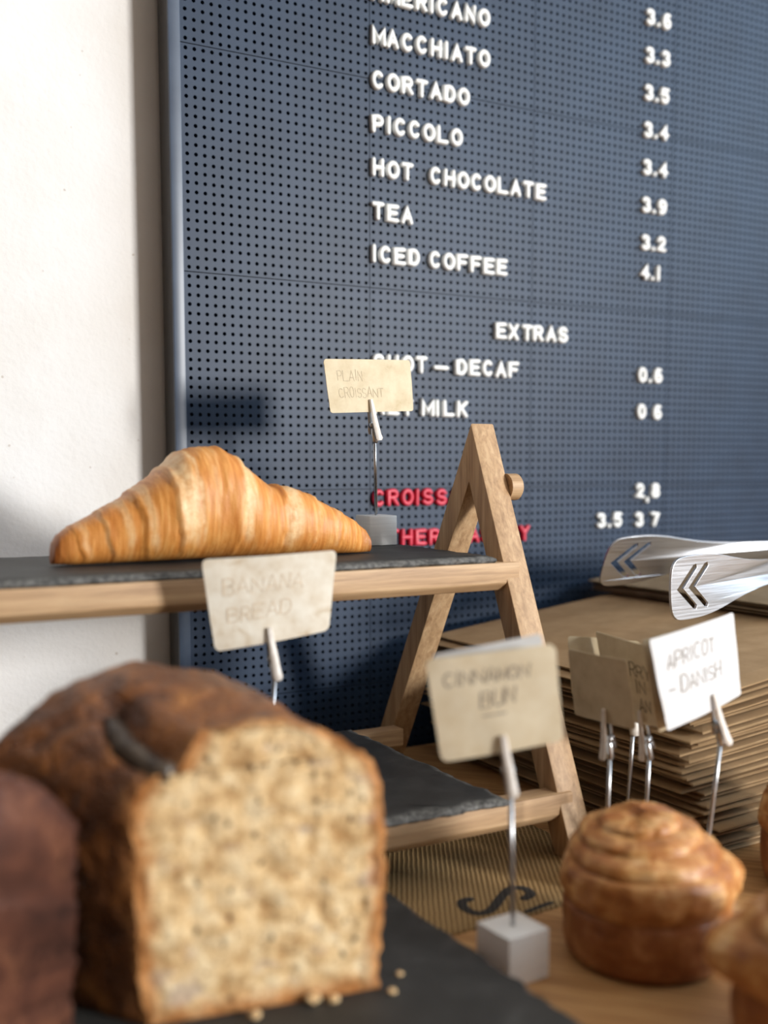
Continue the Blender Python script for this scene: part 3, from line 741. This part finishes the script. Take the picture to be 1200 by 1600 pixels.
for i in range(NB):
    o = bpy.data.objects.new('paper_bag', bmesh_var[i % 4]); link(o)
    sh = rnd.uniform(-5.5, 5.5) + (13 if i < 7 else 6 if i < 12 else 0)
    yo = rnd.uniform(-4.5, 4.5) + (-4 if i < 7 else 0)
    o.location = P(181 + sh, -298 + yo, -.75 + i * T0 + TILT * i / NB * sh)
    o.rotation_euler = (0, -math.atan(TILT) * i / NB, R(rnd.uniform(-.35, .35) + 1.4))
    tag(o, 'topmost wide kraft paper bag of the tall pile' if i == NB - 1 else 'lowest kraft paper bag of the tall pile, lying on the counter' if i == 0 else 'kraft paper bag %s from the top of the tall pile' % ordinal(NB - i), 'paper bag', 'tall pile of kraft bags')
pile2 = bag_mesh(150, 215, 2.2, 2.2, 50); pile2.materials.append(MT['kraft_paper_grey'].m)
ang = math.atan(TILT)
for i in range(4):
    o = bpy.data.objects.new('paper_bag', pile2); link(o)
    x = 352 + rnd.uniform(-2, 2); h = 92.0 + TILT * (x - 181) + i * 2.5 + 1.0
    o.location = P(x, -228 + rnd.uniform(-2, 2), h); o.rotation_euler = (0, -ang, R(rnd.uniform(-.3, .3) + 1.4))
    tag(o, ('lowest small kraft bag of the short pile', 'small kraft bag third from the top of the short pile', 'small kraft bag just below the topmost of the short pile', 'topmost small kraft bag under the tongs')[i], 'paper bag', 'short pile of kraft bags')

# ---- price cards
def card(name, cor, mat, label, lines=(), inkm='ink_dark', bow=1.2, cr=2.2, thick=.45, sw=.55, seed=0, skew=.0):
    TL, TR, BR, BL = map(Vector, cor); n = (TR - TL).cross(BL - TL).normalized() * -1
    W = (TR - TL).length; H = (BL - TL).length
    def S(u, v, off=0.0):
        p = TL.lerp(TR, u).lerp(BL.lerp(BR, u), v)
        return p + n * (bow * (4 * u * (1 - u) - .5) + .5 * nz(u * 3 + seed, v * 3) + off)
    nu, nv = 24, 18; V, F = [], []
    for side in (0, 1):
        for j in range(nv + 1):
            v = j / nv; v = .5 - .5 * math.cos(math.pi * v) if True else v
            dy = min(v, 1 - v) * H; cut = 0
            if dy < cr: cut = cr - math.sqrt(max(0, cr * cr - (cr - dy) ** 2))
            e = (cut + .25 * nz(v * 20, seed)) / W
            for i in range(nu + 1): V.append(S(e + (1 - 2 * e) * i / nu, v, 0 if side == 0 else -thick))
    m = (nu + 1) * (nv + 1)
    for j in range(nv):
        for i in range(nu):
            a = j * (nu + 1) + i; F.append((a, a + 1, a + nu + 2, a + nu + 1)); F.append((a + m, a + m + nu + 1, a + m + nu + 2, a + m + 1))
    bd = [i for i in range(nu)] + [j * (nu + 1) + nu for j in range(nv)] + [nv * (nu + 1) + i for i in range(nu, 0, -1)] + [j * (nu + 1) for j in range(nv, 0, -1)]
    for a, b in zip(bd, bd[1:] + bd[:1]): F.append((a, b, b + m, a + m))
    base = BL.lerp(BR, .5)
    o = mesh(name, V, F, mat, base=tuple(base), smo=40)
    tag(o, label, 'price card', 'price cards in holders')
    rr = random.Random(seed + 3)
    for (s, u0, v0, cw, chh) in lines:
        x = u0 * W; AV, AF = [], []
        for ch in s:
            if ch == ' ': x += cw * .7; continue
            w_ = cw * (.35 if ch == 'I' else 1) * rr.uniform(.85, 1.1); yb = v0 * H + rr.uniform(-.06, .06) * chh; h_ = chh * rr.uniform(.88, 1.08)
            if ch == '_':
                strokes = [(0, [(x + cw * .1 * k, yb + .06 * chh * math.sin(k)) for k in range(11)])]; w_ = cw
            else: strokes = [(c, [(px + (yb - py) * skew + .02 * cw * rr.uniform(-1, 1), py) for px, py in [(x + a * w_, yb - b * h_) for a, b in pts]]) for c, pts in G[ch]]
            for c, pts in strokes:
                v, f = sweep(pts, c, sw, flat_prof(sw, .05)); oo = len(AV)
                AV += [S(a / W, b / H, .06 + z) for a, b, z in v]; AF += [tuple(i + oo for i in q) for q in f]
            x += w_ + cw * .28
        mesh('handwriting', AV, AF, inkm, o, flat=True)
    return S, n, (TL - BL).normalized(), o
def holder(name, base, S, n, upc, u, label, bsz=21.5, bh=20.5, zb=0, lean=(0, 0), yawb=0, back=1.0):
    """cube, rod and crocodile clip below card point (u, bottom)."""
    th = thing(name, (base[0], base[1], zb), label, 'card holder', 'steel cube card holders')
    h = bsz / 2; ca, sa = math.cos(R(yawb)), math.sin(R(yawb))
    poly = [(base[0] + a * ca - b * sa, base[1] + a * sa + b * ca) for a, b in ((-h, -h), (h, -h), (h, h), (-h, h))]
    from_bm('cube', prism_bm(poly, 'Z', zb, zb + bh, .8, 2), 'block_steel', th)
    c = S(u, 1.0, -.2)                                  # bottom of the card
    piv = c - upc * 8.5
    ft = piv - upc * 8
    v, f = tube([(base[0], base[1], zb + bh - .3), (base[0], base[1], zb + bh + 2), tuple(Vector((base[0], base[1], zb + bh)).lerp(ft, .5)), tuple(ft)], 1.15, 10); mesh('rod', v, f, 'steel', th)
    v, f = tube([tuple(ft - upc * 3.5), tuple(ft - upc * 2.5), tuple(ft + upc * 3), tuple(piv + upc * 1)], [1.5, 2.1, 2.1, 1.5], 12); mesh('ferrule', v, f, 'steel', th)
    sd = upc.cross(n).normalized()
    def plate(pts, wid, th_):
        V, F = [], []
        for p, wdt in zip(pts, wid):
            for a, b in ((-1, 0), (-.6, 1), (.6, 1), (1, 0), (.6, -.4), (-.6, -.4)): V.append(p + sd * (a * wdt / 2) + n * (b * th_))
        k = 6
        for i in range(len(pts) - 1):
            for j in range(k): F.append((i * k + j, i * k + (j + 1) % k, (i + 1) * k + (j + 1) % k, (i + 1) * k + j))
        F.append(tuple(range(k))[::-1]); F.append(tuple(range((len(pts) - 1) * k, len(pts) * k))); return V, F
    g = S(u, 1.0, .5) + upc * 8
    v, f = plate([g + n * .4, g + n * .9 - upc * 3, piv + n * 3.0 + upc * 2, piv + n * 4.6 - upc * 6, piv + n * 5.4 - upc * 8.6, piv + n * 5.4 - upc * 10], [2.6, 3.2, 4.2, 4.6, 5.2, 3.4], .9)
    o = mesh('clip_lever', v, f, 'clip_enamel', th, smo=50)
    g2 = S(u, 1.0, -1.1) + upc * 8
    v, f = plate([g2 - n * .4, g2 - n * .9 - upc * 3, piv - n * 2.0 + upc * 2, piv - n * 3.2 - upc * 3, piv - n * 3.6 - upc * 5.5], [2.6, 3.2, 4.2, 4.4, 3.4], .8)
    mesh('clip_jaw', v, f, 'steel', th, smo=50)
    v, f = tube([tuple(piv - sd * 2.6), tuple(piv + sd * 2.6)], 1.7, 12); mesh('spring', v, f, 'steel', th)
    return th

S, n, u_, _ = card('price_card', [(46.9, -112, 285.2), (114.5, -103.7, 288.0), (116.3, -105.3, 254.9), (51.1, -113, 251.8)], 'card_tan', 'small tan card reading plain croissant on the top shelf',
    [('PLAIN', .13, .40, 3.4, 6.2), ('CROISSANT', .12, .72, 3.4, 6.2)], 'ink_faint', 1.0, 2.0, sw=.45, seed=1)
holder('card_holder', (93.5, -94.5), S, n, u_, .47, 'steel cube holder on the top slate beside the croissant', zb=166.7, bh=19.5, bsz=20.5)
S, n, u_, _ = card('price_card', [(-78.6, -232.7, 174.4), (-11.4, -244.0, 177.1), (-13.9, -240.0, 136.3), (-71.2, -229.9, 128.5)], 'card_cream', 'stained cream banana card just above the cut loaf',
    [('BANANA', .12, .40, 5.6, 8.2), ('BREAD', .13, .70, 5.6, 8.2)], 'ink_pale', 2.2, 3.0, sw=.75, seed=2, skew=.1)
holder('card_holder', (-44, -231), S, n, u_, .47, 'steel holder behind the loaf with white clip lever', zb=41.5)
S, n, u_, _ = card('price_card', [(-22.7, -346.7, 138.9), (26.1, -371.6, 145.3), (32.7, -369.9, 102.4), (-13.7, -345.8, 93.4)], 'card_buff', 'large buff cinnamon bun card in the centre foreground',
    [('CINNAMON', .11, .28, 3.9, 6.0), ('BUN', .37, .53, 4.4, 7.6), ('__', .38, .61, 4.4, 3.0)], 'ink_dark', 1.0, 3.4, sw=.75, seed=3, skew=.15)
card('price_card', [(-14.3, -339.3, 139.0), (25.3, -363.0, 148.4), (32.4, -363.5, 106.5), (-5.9, -340.8, 98.9)], 'card_white', 'blank white card tucked behind the cinnamon bun card', (), 'ink_dark', .5, 1.5, seed=4)
holder('card_holder', (14.2, -360.2), S, n, u_, .52, 'steel cube holder at the slate board edge carrying the cinnamon card', bsz=22.5, bh=22, zb=-.75, yawb=4)
S, n, u_, _ = card('price_card', [(108.0, -340.6, 136.0), (168.5, -336.8, 144.8), (173.9, -338.8, 102.1), (119.9, -342.4, 90.0)], 'card_white', 'bright white apricot danish card',
    [('APRICOT', .13, .36, 4.4, 8.0), ('- DANISH', .10, .66, 4.6, 8.0)], 'ink_brown', 1.6, 1.5, sw=.55, seed=5, skew=.12)
card('price_card', [(108.4, -335.5, 135.0), (167.1, -331.6, 142.5), (174.3, -333.5, 99.3), (119.8, -336.5, 88.2)], 'card_old', 'yellowed card right behind the apricot danish card', (), 'ink_dark', 1.4, 1.5, seed=6)
holder('card_holder', (152.5, -338.0), S, n, u_, .60, 'steel cube holder behind the whole bun carrying the apricot card', zb=-.75)
S, n, u_, _ = card('price_card', [(108.4, -278.1, 122.2), (108.7, -322.7, 123.1), (114.2, -324.7, 87.6), (114.1, -277.6, 85.9)], 'card_old', 'brown-shaded blank card back turned sideways left of the other cards', (), 'ink_dark', .6, 1.8, seed=7)
holder('card_holder', (115.5, -304), S, n, u_, .56, 'steel holder between stand leg and bun carrying the sideways blank card', zb=0)
S, n, u_, _ = card('price_card', [(133.6, -270, 128.8), (131.3, -322, 126.7), (138.6, -323, 84.2), (143.7, -272.6, 80.5)], 'card_tan', 'tan card with dark handwriting between blank card and apricot card',
    [('RRY', .50, .42, 4.6, 7.6), ('IN', .56, .62, 4.6, 7.6), ('AN', .58, .84, 4.6, 7.6)], 'ink_brown', .6, 1.8, sw=.7, seed=8)
holder('card_holder', (146, -300), S, n, u_, .60, 'steel holder behind the blank card carrying the tan handwritten card', zb=0)
S, n, u_, _ = card('price_card', [(120.7, -262.3, 126.2), (157.8, -279.1, 122.5), (160.2, -280.2, 88.3), (123.5, -263.6, 92.7)], 'card_old', 'rearmost card of the cluster, only its curled top edge showing', (), 'ink_dark', -2.0, 1.8, seed=9)
holder('card_holder', (160, -270), S, n, u_, .84, 'rearmost steel holder in front of the paper bags', zb=-.75, bsz=20)

# ---- serving tongs
def plate_from_outline(name, outer, holes, th_, mat, parent, M):
    cu = bpy.data.curves.new(name, 'CURVE'); cu.dimensions = '2D'; cu.fill_mode = 'BOTH'; cu.extrude = th_ / 2000; cu.bevel_depth = .00025; cu.bevel_resolution = 2
    for pts in [outer] + holes:
        sp = cu.splines.new('POLY'); sp.points.add(len(pts) - 1); sp.use_cyclic_u = True
        for p, (a, b) in zip(sp.points, pts): p.co = (a / 1000, b / 1000, 0, 1)
    tmp = bpy.data.objects.new('tmp', cu); COL.objects.link(tmp)
    dg = bpy.context.evaluated_depsgraph_get(); me = bpy.data.meshes.new_from_object(tmp.evaluated_get(dg))
    bpy.data.objects.remove(tmp); bpy.data.curves.remove(cu)
    for v in me.vertices: v.co = M(v.co.x * 1000, v.co.y * 1000, v.co.z * 1000) - wloc(parent)
    me.materials.clear(); me.materials.append(MT[mat].m); smooth(me, 30)
    o = bpy.data.objects.new(name, me); return link(o, parent)
def outline():
    top = [(0, 0), (.5, 9), (2.2, 15.5), (6.5, 19.4), (14, 20.6), (26, 20.8), (38, 20.2), (52, 18.2), (68, 14.8), (86, 11.4), (108, 9.0), (140, 7.8), (236, 7.4)]
    tc = [tuple(p) for p in catmull(top, 4)]
    return tc + [(x, -y) for x, y in reversed(tc[1:])]
def chevron(x):
    return [(x, 0), (x + 17, 14.5), (x + 20.5, 15.4), (x + 21.5, 12.4), (x + 7.4, 0), (x + 21.5, -12.4), (x + 20.5, -15.4), (x + 17, -14.5)]
HG = (486, -150, 147)
tg = thing('serving_tongs', HG, 'steel tongs with cut-out chevrons lying on the paper bags', 'tongs')
for tip, hz in (((272, -115.6, 147.7), -142), ((245.5, -211.3, 138.6), -158)):
    t = Vector(tip); e = Vector((HG[0], hz, HG[2] + 4)); d = (e - t); Ln = d.length; d.normalize()
    sidev = Vector((0, 0, 1)).cross(d).normalized(); uu = d.cross(sidev)
    sg = 1 if tip[1] > -150 else -1
    if sg > 0:                                                    # the far arm leans over towards the room
        sidev, uu = (sidev * math.cos(R(27)) + uu * math.sin(R(27))), (uu * math.cos(R(27)) - sidev * math.sin(R(27)))
    def M(a, b, c, t=t, d=d, sidev=sidev, uu=uu, sg=sg):
        q = t + d * a + uu * b + sidev * (c + sg * 6 * math.sin(math.pi * min(1, a / 236)))
        return P(*q)
    plate_from_outline('tongs_arm', outline(), [chevron(5.5), chevron(17.5)], 1.3, 'tongs_steel', tg, M)
v, f = tube([(484, -136, HG[2] + 3), (494, -139, HG[2] + 3), (499, -150, HG[2] + 3), (494, -161, HG[2] + 3), (484, -164, HG[2] + 3)], 5.5, 12); mesh('hinge', v, f, 'tongs_steel', tg)
